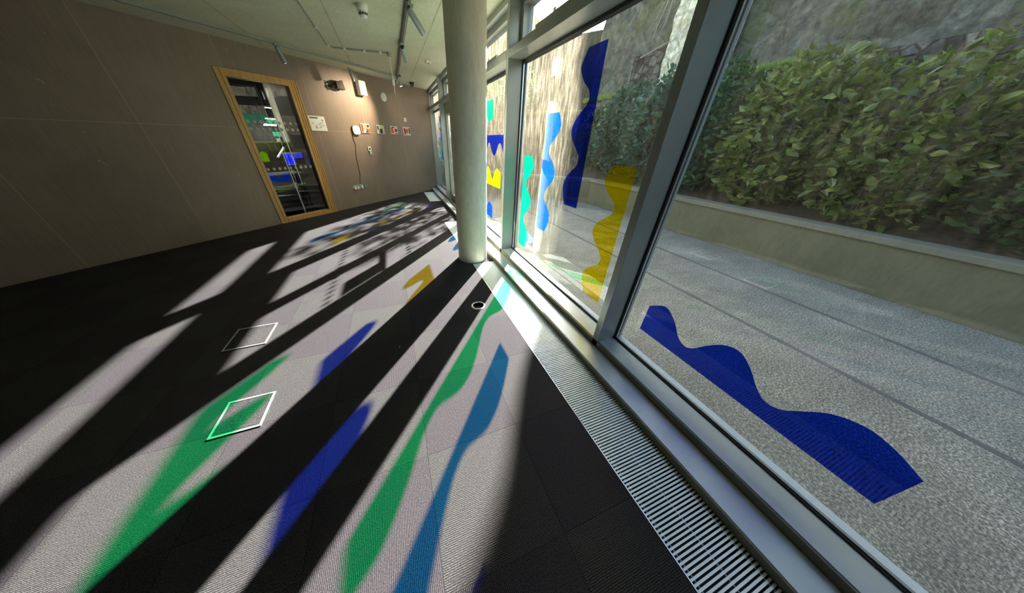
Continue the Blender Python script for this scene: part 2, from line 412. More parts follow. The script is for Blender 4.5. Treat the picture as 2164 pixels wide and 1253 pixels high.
# floor outlet ring
f = empty('floor_outlet', (.612, 2.08, 0), 'round floor outlet with a pale metal ring near the grille', 'floor outlet')
m = MB(); n = 48
prof = [(.0575, -.003), (.0575, .004), (.0605, .0062), (.0700, .0055), (.0760, .0005)]
rings = [[m.b.verts.new((.612 + r * math.cos(2 * math.pi * k / n), 2.08 + r * math.sin(2 * math.pi * k / n), z)) for k in range(n)] for r, z in prof]
for i in range(len(prof) - 1):
    for k in range(n): m.b.faces.new((rings[i][k], rings[i][(k + 1) % n], rings[i + 1][(k + 1) % n], rings[i + 1][k]))
m.build('ring', M_silver, f, smooth=True)
m = MB(); m.tube([(.612, 2.08, -.058), (.612, 2.08, -.003)], .0580, 40, cap=False); m.tube([(.612, 2.08, -.058), (.612, 2.08, -.052)], .0578, 32); m.build('cup', M_gasket, f)
m = MB(); m.tube([(.612, 2.08, -.05), (.612, 2.08, -.03)], [.044, .040], 32); m.build('socket_insert', M_black, f)

# metal-edged floor box lids at the left
for (x, y, s, w_, lab) in ((-1.43, 2.27, .30, 35, 'metal edged floor box at the left beside the dark band'), (-1.16, 1.40, .26, 50, 'pale metal edged floor box at the left, nearest the viewer')):
    b = empty('floor_box', (x, y, 0), lab, 'floor box', 'floor boxes in the carpet')
    m = MB(); h = s / 2
    for q in ((-h, h, -h, -h + .012), (-h, h, h - .012, h), (-h, -h + .012, -h + .012, h - .012), (h - .012, h, -h + .012, h - .012)): m.box(x + q[0], x + q[1], y + q[2], y + q[3], 0.0005, .005)
    m.build('rim', M_silver, b); MB().box(x - h + .012, x + h - .012, y - h + .012, y + h - .012, .0005, .003).build('lid', M_carpet, b)
fl = MB(); fl.sphere((-.205, 1.70, .004), .005, (1, 1, .6)); tag(fl.build('paper_scrap', M_white), 'tiny white scrap lying on the dark carpet shadow', 'scrap')

# ------------------------------------------------------------------ window films
# one cut shape in all sheets: straight back, three bulges, two waists (t along, w out)
PROF = [(0.0, .200), (.02, .212), (.08, .245), (.16, .265), (.24, .235), (.30, .165), (.345, .112), (.40, .100), (.455, .140), (.52, .215), (.59, .262), (.66, .245), (.72, .185), (.77, .118), (.815, .096), (.87, .125), (.93, .205), (1.01, .262), (1.07, .240), (1.12, .205)]
def film_piece(kind, y, z, m, label, flip=1, scale=1.0, wscale=1.0, vertical=True, prof=PROF):
    c = catmull([(a * scale, b * wscale) for a, b in prof], 6)
    pts = [(0.0, 0.0)] + c + [(prof[-1][0] * scale, 0.0)]
    if vertical: loop = [(XG - .0032, y + flip * w, z + t) for t, w in pts]
    else: loop = [(XG - .0032, y + t, z + flip * w) for t, w in pts]
    b = MB(); k = c; q = lambda t, w: b.b.verts.new((XG - .0032, y + flip * w, z + t) if vertical else (XG - .0032, y + t, z + flip * w))
    va = [q(t, 0) for t, w in k]; vb = [q(t, w) for t, w in k]
    for i in range(len(k) - 1): b.b.faces.new((va[i], va[i + 1], vb[i + 1], vb[i]))
    return tag(b.build('window_film', m), label, 'window film', 'coloured wavy films on the windows')
def slant(t):   # slightly skewed ends as cut in the photo
    return [(t0 + (.02 if i == 0 else 0), w) for i, (t0, w) in enumerate(PROF)]
film_piece('v', 3.090, .250, F_teal, 'teal wavy film standing low beside the column reflection', -1, .99)
film_piece('v', 2.640, .612, F_blue, 'bright blue wavy film between the teal and the navy one', -1)
film_piece('v', 1.938, .980, F_navy, 'tall navy wavy film high in the largest pane', +1)
film_piece('v', 1.392, .272, F_yellow, 'yellow wavy film low beside the thick mullion', +1, .975, 1.04)
film_piece('h', -.175, .330, F_navy, 'dark blue wavy film lying low in the nearest pane', +1, vertical=False)
SC4 = [(a * .96, b) for a, b in PROF]
film_piece('h', 4.235, 2.005, F_teal, 'teal scalloped film, topmost in the pane behind the column', -1, .96, 1.0, False)
film_piece('h', 3.50, 1.572, F_navy, 'navy scalloped film with points hanging down behind the column', -1, 1.10, 1.02, False)
film_piece('h', 3.865, .860, F_lime, 'lime scalloped film with rounded peaks beside the column', +1, .96, 1.02, False)
film_piece('h', 4.215, .310, F_royal, 'small royal blue film, lowest in the pane behind the column', +1, .96, 1.0, False)
film_piece('v', 7.99, .72, F_yellow, 'yellow wavy film in the far corner pane', +1)
film_piece('v', 8.64, .95, F_blue, 'blue wavy film in the far corner pane', +1)
film_piece('v', 9.28, .25, F_teal, 'teal wavy film nearest the far corner', -1)
film_piece('v', 7.72, .35, F_navy, 'navy wavy film next to the far door post', +1)
# ------------------------------------------------------------------ things on the back wall
def wbox(m, s0, s1, z0, z1, t0, t1): return m.box(s0, s1, t0, t1, z0, z1, wp)
def on_wall(name, s, z, label, cat, group=None): return empty(name, wp(s, 0, z), label, cat, group)

p = on_wall('notice_board', 3.96, 1.74, 'white landscape notice with a blue heading beside the oak frame', 'notice')
m = MB(); wbox(m, 3.79, 4.13, 1.612, 1.866, -.012, 0); cv = m.build('board', M_white, p)
m = MB(); wbox(m, 3.815, 3.985, 1.822, 1.848, -.0135, -.012); m.build('heading_band', mat('heading_blue', (.02, .10, .25), .5), cv)
m = MB(); random.seed(3)
for i in range(30):
    s = 3.83 + random.random() * .25; z = 1.665 + random.random() * .07 + .02 * math.sin(s * 30); w = .006 + random.random() * .018
    wbox(m, s, s + w, z, z + .004 + random.random() * .010, -.0134, -.012)
wbox(m, 4.055, 4.085, 1.785, 1.812, -.0134, -.012)
m.build('line_drawing', mat('ink_grey', (.12, .14, .15), .6), cv)

M_art = {k: mat('paint_' + k, c, .6) for k, c in dict(crimson=(.35, .01, .04), tan=(.50, .35, .16), pink=(.75, .32, .25), black=(.02, .015, .02), orange=(.75, .10, .01), green=(.03, .10, .03), lightblue=(.25, .48, .60), yellow=(.72, .66, .05), mauve=(.5, .25, .35), white=(.72, .70, .62), red=(.72, .04, .02), plum=(.20, .01, .06), grey=(.35, .42, .40)).items()}
PICS = [(4.985, 5.235, 1.607, 1.793, 'first small abstract picture from the left, crimson, tan and orange strips', [('crimson', .05, .22, .05, .95), ('tan', .24, .50, .25, .95), ('black', .50, .60, .02, .22), ('pink', .50, .72, .35, .95), ('black', .72, .95, .60, .92), ('black', .62, .72, .05, .50), ('orange', .72, .97, .03, .52)]),
        (5.462, 5.697, 1.599, 1.785, 'second small abstract picture from the left, pale blue with a yellow block', [('black', .05, .22, .45, .93), ('lightblue', .20, .50, .42, .95), ('yellow', .55, .93, .40, .95), ('mauve', .15, .36, .05, .42), ('black', .38, .72, .05, .60), ('grey', .74, .95, .08, .30)]),
        (5.921, 6.171, 1.602, 1.785, 'third small abstract picture from the left, orange and plum shapes', [('orange', .05, .38, .10, .85), ('black', .20, .50, .78, .93), ('grey', .52, .88, .68, .95), ('plum', .58, .93, .28, .68), ('pink', .38, .58, .12, .60), ('black', .66, .95, .04, .18)]),
        (6.398, 6.660, 1.591, 1.782, 'last small abstract picture to the right, red square on black', [('black', .08, .30, .08, .88), ('red', .25, .66, .25, .78), ('pink', .25, .70, .78, .95), ('mauve', .40, .62, .06, .25), ('tan', .70, .80, .10, .90), ('black', .82, .95, .12, .92)])]
for s0, s1, z0, z1, lab, bl in PICS:
    p = on_wall('abstract_picture', (s0 + s1) / 2, (z0 + z1) / 2, lab, 'picture', 'small abstract pictures in a row on the brown wall')
    m = MB(); wbox(m, s0, s1, z0, z1, -.022, 0); cv = m.build('canvas', M_white, p, bevel=.002)
    byc = {}
    for i, (k, a, b, c_, d_) in enumerate(bl): byc.setdefault(k, []).append((a, b, c_, d_, i))
    w, h = s1 - s0, z1 - z0
    for k, rs in byc.items():
        for a, b, c_, d_, i in rs:
            q = [wp(s0 + w * (a + (x - .5) * .04), -.0222, z0 + h * y) for x, y in ((0, c_), (1, c_), (.3, d_), (0, d_))]
            q = [wp(s0 + w * a, -.0222, z0 + h * c_), wp(s0 + w * b, -.0222, z0 + h * (c_ + .02)), wp(s0 + w * (b + .02), -.0222, z0 + h * d_), wp(s0 + w * (a - .02), -.0222, z0 + h * (d_ - .02))]
            MB().prism(q, WN * (-.0004 - .0002 * i)).build('painted_patch', M_art[k], cv)

# rounded white router with its lead
def rounded(s0, s1, z0, z1, r, t, n=8):
    out = []
    for cx_, cz_, a0 in ((s1 - r, z1 - r, 0), (s0 + r, z1 - r, 90), (s0 + r, z0 + r, 180), (s1 - r, z0 + r, 270)):
        for k in range(n + 1):
            a = rad(a0 + 90 * k / n); out.append(wp(cx_ + r * math.cos(a), t, cz_ + r * math.sin(a)))
    return out
p = on_wall('wireless_router', 4.82, 1.655, 'rounded white wireless box on the wall left of the pictures', 'router')
m = MB(); m.prism(rounded(4.725, 4.925, 1.568, 1.742, .06, -.030), WN * .024); m.build('back_case', M_black, p)
m = MB(); m.prism(rounded(4.73, 4.93, 1.568, 1.742, .062, -.046), WN * .016); cv = m.build('cover', M_white, p, bevel=.005)
m = MB(); wbox(m, 4.868, 4.886, 1.60, 1.612, -.048, -.046); m.build('status_light', M_black, cv)
cd = MB(); cd.tube([wp(s, t, z) for s, z, t in ((4.735, 1.64, -.02), (4.71, 1.56, -.012), (4.712, 1.45, -.008), (4.735, 1.36, -.010), (4.70, 1.25, -.008), (4.665, 1.14, -.01), (4.668, 1.02, -.008), (4.662, .87, -.008), (4.655, .72, -.010), (4.61, .60, -.008), (4.60, .52, -.014))], .0055, 8)
tag(cd.build('power_cord', mat('brown_cord', (.07, .04, .02), .6)), 'dark power cord hanging in curves from the white router', 'cord')
# sockets
p = on_wall('wall_socket', 4.48, .45, 'double wall socket with two round white plugs in it', 'socket')
m = MB(); wbox(m, 4.36, 4.56, .40, .50, -.010, 0); m.build('plate', M_greyplastic, p, bevel=.002)
for s in (4.405, 4.49):
    m = MB(); m.tube([wp(s, -.01, .435), wp(s, -.042, .435)], [.036, .030], 20); m.build('plug', M_white, p, smooth='auto')
m = MB(); wbox(m, 4.43, 4.452, .47, .485, -.014, -.01); m.build('rocker', M_white, p)
p = on_wall('wall_socket', 4.62, .45, 'wall socket with the router adapter plugged in, right of the double one', 'socket')
m = MB(); wbox(m, 4.565, 4.66, .40, .50, -.010, 0); m.build('plate', M_greyplastic, p, bevel=.002)
m = MB(); wbox(m, 4.575, 4.635, .412, .482, -.05, -.01); m.build('adapter', M_white, p, bevel=.004)
p = on_wall('wall_socket', 4.73, .46, 'grey blank data socket, rightmost of the low wall sockets', 'socket')
m = MB(); wbox(m, 4.69, 4.78, .41, .50, -.010, 0); m.build('plate', mat('steel_plate', (.16, .18, .16), .5, .3), p, bevel=.002)
m = MB(); wbox(m, 4.71, 4.76, .43, .48, -.013, -.01); m.build('insert', M_greyplastic, p)
# thermostat + sensor
p = on_wall('thermostat', 5.12, 1.27, 'white thermostat with a small green screen under the pictures', 'thermostat')
m = MB(); wbox(m, 5.060, 5.150, 1.225, 1.318, -.022, 0); cv = m.build('case', M_white, p, bevel=.004)
m = MB(); wbox(m, 5.085, 5.130, 1.245, 1.297, -.0235, -.022); m.build('screen', mat('lcd_green', (.035, .07, .02), .25), cv)
p = on_wall('wall_sensor', 5.12, 1.18, 'small grey sensor box just under the thermostat', 'sensor')
m = MB(); m.prism(rounded(5.075, 5.155, 1.14, 1.222, .022, -.028), WN * .028); m.build('case', M_greyplastic, p, bevel=.003)
m = MB(); wbox(m, 5.105, 5.122, 1.165, 1.202, -.031, -.028); m.build('lens', M_white, p)
# switch
p = on_wall('light_switch', 6.54, 1.955, 'small white switch plate above the last picture', 'switch')
m = MB(); wbox(m, 6.495, 6.585, 1.912, 2.0, -.010, 0); m.build('plate', M_white, p, bevel=.002)
m = MB(); wbox(m, 6.53, 6.55, 1.94, 1.972, -.014, -.010); m.build('rocker', M_greyplastic, p)
# clock
p = on_wall('wall_clock', 5.87, 2.383, 'round white wall clock to the right of the speaker', 'clock')
m = MB(); m.tube([wp(5.87, 0, 2.383), wp(5.87, -.028, 2.383), wp(5.87, -.034, 2.383)], [.092, .092, .084], 40); m.build('case', M_white, p, smooth='auto')
m = MB(); wbox(m, 5.866, 5.873, 2.383, 2.428, -.0355, -.034); wbox(m, 5.845, 5.873, 2.381, 2.387, -.0355, -.034); m.build('hands', M_greyplastic, p)
# speaker
p = on_wall('wall_speaker', 5.19, 2.46, 'cream box loudspeaker high on the brown wall', 'speaker')
sp_f = lambda s, t, z: wp(s, t, z)
m = MB(); m.prism(rounded(5.105, 5.280, 2.335, 2.592, .018, -.135), WN * .115); m.build('cabinet', M_white, p, bevel=.004)
m = MB(); m.prism(rounded(5.120, 5.266, 2.350, 2.577, .012, -.139), WN * .004); m.build('front_grille', mat('cream_cloth', (.50, .48, .38), .8), p)
m = MB(); wbox(m, 5.17, 5.21, 2.44, 2.48, -.022, 0); m.build('bracket', M_greyplastic, p)
# black flared loudspeaker/floodlight with barn doors
p = on_wall('flood_light', 4.47, 2.40, 'black flared wall floodlight with a looped cable near the oak frame', 'floodlight')
m = MB(); wbox(m, 4.385, 4.425, 2.36, 2.45, -.02, 0); m.build('wall_plate', M_greyplastic, p, bevel=.002)
m = MB(); m.tube([wp(4.41, -.02, 2.40), wp(4.45, -.06, 2.40), wp(4.54, -.085, 2.425)], [.016, .024, .030], 12); m.build('body', M_black, p, smooth='auto')
m = MB()
a = [wp(4.54 + x, -.085 + y, 2.425 + z) for x, y, z in ((0, -.045, -.045), (0, -.045, .05), (0, .045, .05), (0, .045, -.045))]
b = [wp(4.54 + x, -.085 + y, 2.425 + z) for x, y, z in ((.165, -.070, -.060), (.135, -.070, .095), (.135, .060, .095), (.165, .060, -.060))]
va = [m.b.verts.new(q) for q in a]; vb = [m.b.verts.new(q) for q in b]
for k in range(4): m.b.faces.new((va[k], va[(k + 1) % 4], vb[(k + 1) % 4], vb[k]))
m.b.faces.new(va)
o = m.build('hood', M_black, p); sm = o.modifiers.new('s', 'SOLIDIFY'); sm.thickness = .004
m = MB(); m.tube([wp(4.40, -.025, 2.44), wp(4.42, -.05, 2.475), wp(4.47, -.07, 2.485), wp(4.52, -.08, 2.46)], .006, 8); m.tube([wp(4.43, -.05, 2.385), wp(4.47, -.07, 2.345), wp(4.51, -.08, 2.36), wp(4.53, -.09, 2.40)], .005, 8)
m.build('cable', M_black, p)

# ------------------------------------------------------------------ oak framed glazed screen
d = empty('door_2', wp(3.17, 0, 0), kind='structure'); d['label'] = 'oak framed glazed screen in the brown wall'
jw = .155
m = MB(); wbox(m, SR - jw, SR, 0, ZT, -.018, .115); m.build('right_jamb', M_oak, d, bevel=.004)
m = MB(); wbox(m, SL, SL + jw - .03, 0, ZT, -.018, .115); m.build('left_jamb', M_oak, d, bevel=.004)
m = MB(); wbox(m, SL + jw - .03, SR - jw, ZT - .10, ZT, -.018, .115); m.build('head', M_oak, d, bevel=.004)
m = MB(); wbox(m, SL + jw - .03, SR - jw, 0, .085, -.018, .115); m.build('bottom_rail', M_oak, d, bevel=.004)
m = MB()
for s in (SR - jw * .62, SR - jw * .36): wbox(m, s, s + .010, 0.0, ZT - .02, -.026, -.016)
wbox(m, SR - .012, SR + .004, 0, ZT, -.028, 0); wbox(m, SL + jw * .45, SL + jw * .45 + .01, .0, ZT - .02, -.026, -.016)
m.build('beading', M_oak, d, bevel=.002)
m = MB(); i0, i1 = SL + jw - .03, SR - jw
wbox(m, i1 - .006, i1, .085, ZT - .10, .03, .115); wbox(m, i0, i0 + .006, .085, ZT - .10, .03, .115)
m.build('glazing_seal', M_gasket, d)
m = MB(); wbox(m, i0 + .001, i1 - .001, .086, ZT - .101, .046, .052); m.build('pane', M_glassclean, d)
m = MB()
for z in (.97, 1.61, 1.71):
    for k in range(9):
        s = i0 + .06 + k * .098
        m.prism([wp(s + .026 * math.cos(q * math.pi / 8), .0455, z + .026 * math.sin(q * math.pi / 8)) for q in range(16)], WN * -.0006)
m.build('dot_row', mat('frosted_dot', (.34, .34, .30), .8), d)

# ------------------------------------------------------------------ room beyond the screen
T1 = 5.2
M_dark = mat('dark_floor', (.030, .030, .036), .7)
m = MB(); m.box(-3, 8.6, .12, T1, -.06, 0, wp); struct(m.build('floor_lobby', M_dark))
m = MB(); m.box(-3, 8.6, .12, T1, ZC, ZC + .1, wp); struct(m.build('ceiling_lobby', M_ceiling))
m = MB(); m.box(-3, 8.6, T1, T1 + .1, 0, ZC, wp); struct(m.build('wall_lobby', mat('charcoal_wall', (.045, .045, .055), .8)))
m = MB(); m.box(-3.1, -3, 0.12, T1, 0, ZC, wp); m.box(8.6, 8.7, .12, T1, 0, ZC, wp); struct(m.build('wall_lobby_end', M_plain))
m = MB(); wbox(m, 3.78, 4.60, 0, ZC, .12, .9); struct(m.build('wall_lobby_return', M_lining))
m = MB(); m.tube([wp(4.74, 2.6, 0), wp(4.74, 2.6, ZC)], .17, 32); tag(m.build('column', M_column, smooth='auto'), 'concrete column in the room behind the glazed screen', 'column')
for (s, t, w, z, lab) in ((5.15, 3.5, .55, 2.17, 'longest hanging linear light behind the glazed screen'), (5.45, 4.5, .36, 1.96, 'second hanging linear light, just above the upper exit sign'), (5.41, 4.66, .36, 1.79, 'hanging linear light between the two exit signs'), (6.0, 4.5, .18, 1.90, 'short hanging linear light to the right of the inner column'), (3.9, 1.7, 1.2, 2.62, 'bright linear light close to the lobby ceiling above the green bench'), (3.0, 3.4, 1.4, 2.62, 'long linear light close to the lobby ceiling on the left')):
    q = empty('linear_light', wp(s, t, ZC), lab, 'ceiling light', 'lights behind the glazed screen')
    m = MB(); wbox(m, s - w / 2, s + w / 2, z + .006, z + .04, t - .04, t + .04); cv = m.build('housing', M_white, q)
    m = MB(); wbox(m, s - w / 2 + .01, s + w / 2 - .01, z, z + .006, t - .035, t + .035); m.build('diffuser', E_tube, cv)
    for e in (-.4, .4): m = MB(); m.tube([wp(s + e * w, t, z + .04), wp(s + e * w, t, ZC - .002)], .003, 6); m.build('suspension_wire', M_greyplastic, q)
for (s, t, z, lab) in ((5.38, 4.4, 1.88, 'green lit exit sign, upper one behind the screen'), (5.37, 4.35, 1.56, 'green lit exit sign, lower one behind the screen')):
    q = empty('exit_sign', wp(s, t, z), lab, 'exit sign', 'exit signs behind the glazed screen')
    m = MB(); wbox(m, s - .12, s + .12, z - .06, z + .06, t, t + .03); cv = m.build('panel', E_green, q)
    for e in (-.08, .08): m = MB(); m.tube([wp(s + e, t + .015, z + .06), wp(s + e, t + .015, ZC)], .004, 6); m.build('hanger', M_greyplastic, q)
    m = MB(); wbox(m, s, s + .07, z - .035, z + .035, t - .002, t); m.build('pictogram', M_white, cv)
q = empty('framed_picture', wp(6.1, T1, 1.35), 'white framed dark picture at the back of the lobby', 'picture')
m = MB(); wbox(m, 6.0, 6.6, 1.15, 1.53, T1 - .03, T1); m.build('frame', M_white, q); m = MB(); wbox(m, 6.03, 6.57, 1.18, 1.50, T1 - .034, T1 - .03); m.build('print', M_black, q)
for (s, t, lab) in ((5.20, 4.1, 'cream tapered display cone beside the lower exit sign'), (5.62, 4.3, 'second cream tapered display cone at the back of the lobby')):
    m = MB(); m.tube([wp(s, t, 0), wp(s, t, .9), wp(s, t, 1.45)], [.16, .13, .05], 14); tag(m.build('display_cone', M_white, smooth='auto'), lab, 'display cone', 'cream cones in the lobby')
# green bench back
q = empty('green_bench', wp(3.9, 1.6, 0), 'lime green upholstered bench back behind the glass', 'bench')
M_green = noisy('green_felt', (.14, .20, .03), (.19, .27, .045), 40, .9, b=.1)
m = MB(); wbox(m, 3.1, 4.41, 1.20, 1.39, 1.55, 1.68); m.build('backrest', M_green, q, bevel=.02)
m = MB(); wbox(m, 3.1, 4.32, .36, .48, 1.30, 1.60); m.build('seat', M_green, q, bevel=.02)
m = MB(); wbox(m, 3.12, 4.30, 0, .36, 1.33, 1.55); wbox(m, 3.12, 4.39, .48, 1.20, 1.60, 1.66); m.build('base', M_black, q)
# table with a pale edge
q = empty('cafe_table', wp(3.2, .75, 0), 'narrow pale topped table standing behind the glass', 'table')
m = MB(); wbox(m, 2.76, 3.66, .80, .83, .62, .98); m.build('table_top', noisy('pale_laminate', (.42, .40, .34), (.50, .48, .42), 6, .4, b=0), q, bevel=.003)
for s, t in ((2.84, .66), (3.60, .66), (2.84, .94), (3.60, .94)):
    m = MB(); m.tube([wp(s, t, 0), wp(s, t, .80)], .014, 10); m.build('leg', M_black, q)
# blue mesh chair
for (s, t, lab, mm) in ((3.0, 1.17, 'dark blue chair tucked behind the pale table', mat('blue_plastic', (.01, .02, .12), .5)), (4.02, 1.10, 'black wire chair with white rails behind the glass', M_black)):
    q = empty('lobby_chair', wp(s, t, 0), lab, 'chair', 'chairs behind the glazed screen')
    m = MB(); wbox(m, s - .2, s + .2, .43, .46, t - .16, t + .11); m.build('seat', mm, q, bevel=.01)
    m = MB()
    for k in range(9): m.tube([wp(s - .19 + k * .0475, t - .17, .44), wp(s - .19 + k * .0475, t - .19, .64)], .006, 6)
    m.tube([wp(s - .2, t - .19, .64), wp(s + .2, t - .19, .64)], .011, 8); m.build('backrest', M_white if mm is M_black else mm, q)
    for a, b in ((-.18, -.15), (.18, -.15), (-.18, .10), (.18, .10)):
        m = MB(); m.tube([wp(s + a, t + b, 0), wp(s + a * .9, t + b * .9, .43)], .010, 8); m.build('leg', mm, q)
# display stand
q = empty('display_stand', wp(3.215, .24, 0), 'silver floor stand with a tilted head just behind the glass', 'display stand')
m = MB(); m.prism([wp(3.215 + .145 * math.cos(a * math.pi / 12), .26 + .10 * math.sin(a * math.pi / 12), 0) for a in range(24)], (0, 0, .014)); m.build('base', M_silver, q, bevel=.003)
m = MB(); m.tube([wp(3.215, .25, .014), wp(3.215, .25, .62)], .019, 14); m.build('lower_pole', M_silver, q, smooth='auto')
m = MB(); m.tube([wp(3.215, .25, .62), wp(3.213, .25, 1.22)], .012, 14); m.build('upper_pole', M_silver, q, smooth='auto')
m = MB(); m.tube([wp(3.215, .25, .58), wp(3.215, .25, .68)], .026, 14); m.build('clamp', M_white, q, smooth='auto')
m = MB(); m.box(-.115, .115, -.035, .035, -.010, .010, lambda x, y, z: wp(3.185 + x * .80, .25 + y, 1.23 + x * .75 + z)); m.build('display_head', M_silver, q, bevel=.004)
# blue lit screen on a post behind
q = empty('information_screen', wp(3.36, .46, 0), 'bright blue lit information screen behind the silver stand', 'screen')
m = MB(); wbox(m, 3.32, 3.73, .98, 1.225, .50, .52); m.build('casing', M_black, q)
m = MB(); wbox(m, 3.335, 3.53, .995, 1.19, .497, .50); wbox(m, 3.53, 3.715, 1.11, 1.19, .497, .50); dsp = m.build('display', E_screen, q)
m = MB(); wbox(m, 3.33, 3.72, 1.19, 1.22, .496, .50); m.build('light_bar', M_white, q); m = MB(); wbox(m, 3.335, 3.53, .983, .995, .496, .50); m.build('light_bar', M_white, q)
m = MB(); wbox(m, 3.465, 3.555, 1.125, 1.175, .495, .497); lp = m.build('label_panel', M_white, dsp)
m = MB()
for k, a in enumerate((3.476, 3.488, 3.502, 3.516, 3.529)): wbox(m, a, a + .008, 1.140 + .004 * (k % 2), 1.163, .494, .495)
m.build('lettering', M_black, dsp)
m = MB(); m.tube([wp(3.52, .53, 0), wp(3.52, .53, 1.0)], .02, 10); wbox(m, 3.4, 3.64, 0, .012, .44, .60); m.build('post', M_black, q)

# ------------------------------------------------------------------ ceiling fittings
def seg_box(m, a, b, w, z0, z1):
    a = Vector(a); b = Vector(b); d = (b - a).normalized(); n = Vector((-d.y, d.x, 0)) * w / 2
    lo = [a + n, a - n, b - n, b + n]; m.prism([Vector((p.x, p.y, z0)) for p in lo], (0, 0, z1 - z0)); return m
q = empty('lighting_track', (-.5, 7.0, ZC), 'pale lighting track running parallel to the brown wall', 'lighting track', 'ceiling lighting tracks')
A0 = Vector((-1.40, 6.19, 0)); A1 = Vector((.38, 7.85, 0)); dA = (A1 - A0).normalized()
m = MB(); seg_box(m, A0 - dA * 3.2, A1, .040, 2.715, ZC - .001); cv = m.build('rail', M_track, q)
m = MB(); seg_box(m, A0 - dA * 3.2, A1, .010, 2.712, 2.716); m.build('slot', M_trackdark, cv)
q = empty('lighting_track', (.46, 6.0, ZC), 'dark lighting track running toward the viewer above the column', 'lighting track', 'ceiling lighting tracks')
m = MB(); seg_box(m, (.45, 1.5, 0), (.47, 8.0, 0), .046, 2.71, ZC - .001); cv = m.build('rail', M_trackdark, q)
m = MB(); seg_box(m, (.456, 1.5, 0), (.476, 8.0, 0), .012, 2.706, 2.712); m.build('slot', M_track, cv)
def spot(at, tip, label, light=None, cup=None):
    a = Vector(at); t = Vector(tip); q = empty('track_spotlight', a, label, 'spotlight', 'spotlights on the ceiling tracks'); d = (t - a)
    k = a + Vector((0, 0, -.075)); dd = (t - k).normalized()
    m = MB(); seg_box(m, a - Vector((.03, .03, 0)), a + Vector((.03, .03, 0)), .03, 2.68, 2.7055); m.tube([(a.x, a.y, 2.69), k], .008, 8); m.build('mount', M_lamp, q)
    body = MB(); L0 = k - dd * .03; body.tube([L0, L0 + dd * .012, t - dd * .001, t], [.026, .031, .031, .028], 24); hd = body.build('lamp_head', M_lamp, q, smooth='auto')
    m = MB(); m.tube([t - dd * .004, t + dd * .001], .024, 20); m.build('lens', E_tube if light else M_black, hd)
    if cup: m = MB(); m.tube([L0 - dd * .012, L0 + dd * .004], .027, 20); m.build('rear_cap', M_black, hd)
    if light:
        ld = D.lights.new('spot_beam', 'SPOT'); ld.energy = light[0]; ld.color = (1, .80, .55); ld.spot_size = rad(light[1]); ld.spot_blend = .9; ld.shadow_soft_size = .022
        lo = D.objects.new('spot_beam', ld); COL.objects.link(lo); lo.location = t + dd * .01
        aim = Vector(light[2]) - lo.location; lo.rotation_euler = aim.to_track_quat('-Z', 'Y').to_euler(); lo.parent = q; lo.matrix_parent_inverse = Matrix.Translation(-q.location)
spot((-1.361, 6.137, 2.72), (-1.33, 6.20, 2.50), 'grey track spotlight with a lit lens over the glazed screen', (18, 50, tuple(wp(3.5, -.5, 0.3))))
spot((-.474, 7.370, 2.72), (-.45, 7.40, 2.50), 'grey track spotlight pointing down beside the cream speaker')
spot((.465, 3.905, 2.72), (.60, 4.02, 2.52), 'large looking grey track spotlight nearest the top of the photo', cup=False)
spot((.458, 5.30, 2.72), (.50, 5.46, 2.545), 'grey track spotlight with a black cap half way along the dark track', cup=True)
spot((.480, 7.45, 2.72), (.40, 7.50, 2.555), 'grey track spotlight at the far end of the dark track', (230, 82, tuple(wp(4.85, 0, 2.0))), cup=True)
spot((.482, 7.72, 2.72), (.52, 7.72, 2.53), 'grey track spotlight last on the dark track, hanging straight', (16, 60, tuple(wp(6.5, 0, 2.1))))
# smoke detector
q = empty('smoke_detector', (-.01, 4.30, ZC), 'cream smoke detector on the concrete ceiling', 'smoke detector')
m = MB(); m.tube([(-.01, 4.30, ZC), (-.01, 4.30, 2.715), (-.01, 4.30, 2.70)], [.062, .062, .052], 36); m.build('base', M_white, q, smooth='auto')
m = MB(); m.tube([(-.01, 4.30, 2.70), (-.01, 4.30, 2.66), (-.01, 4.30, 2.645)], [.045, .043, .030], 36); cv = m.build('chamber', M_white, q, smooth='auto')
m = MB()
for k in range(12):
    a = k * math.pi / 6; m.box(-.008, .008, -.002, .002, 2.668, 2.684, lambda x, y, z: Vector((-.01 + (.0445 + y) * math.cos(a) - x * math.sin(a), 4.30 + (.0445 + y) * math.sin(a) + x * math.cos(a), z)))
m.build('vent_slots', M_black, cv)
# conduit
m = MB(); cpts = [(-.66, 3.2, 2.735), (-.64, 4.45, 2.735), (-.62, 6.02, 2.735), (-.57, 6.12, 2.735), (.27, 6.07, 2.735)]
q = empty('cable_conduit', (-.6, 6.1, ZC), 'thin cable conduit bending across the concrete ceiling', 'conduit')
m.tube(cpts, .0105, 10); m.build('pipe', M_track, q, smooth='auto')
for x, y in ((-.632, 5.2), (-.62, 6.0), (-.40, 6.11), (-.1, 6.09), (.15, 6.077)): MB().box(x - .018, x + .018, y - .018, y + .018, 2.722, ZC - .001).build('saddle', M_white, q)
m = MB(); m.tube([(.28, 6.07, ZC - .001), (.28, 6.07, 2.70)], .035, 20); m.build('junction_box', M_track, q, smooth='auto')
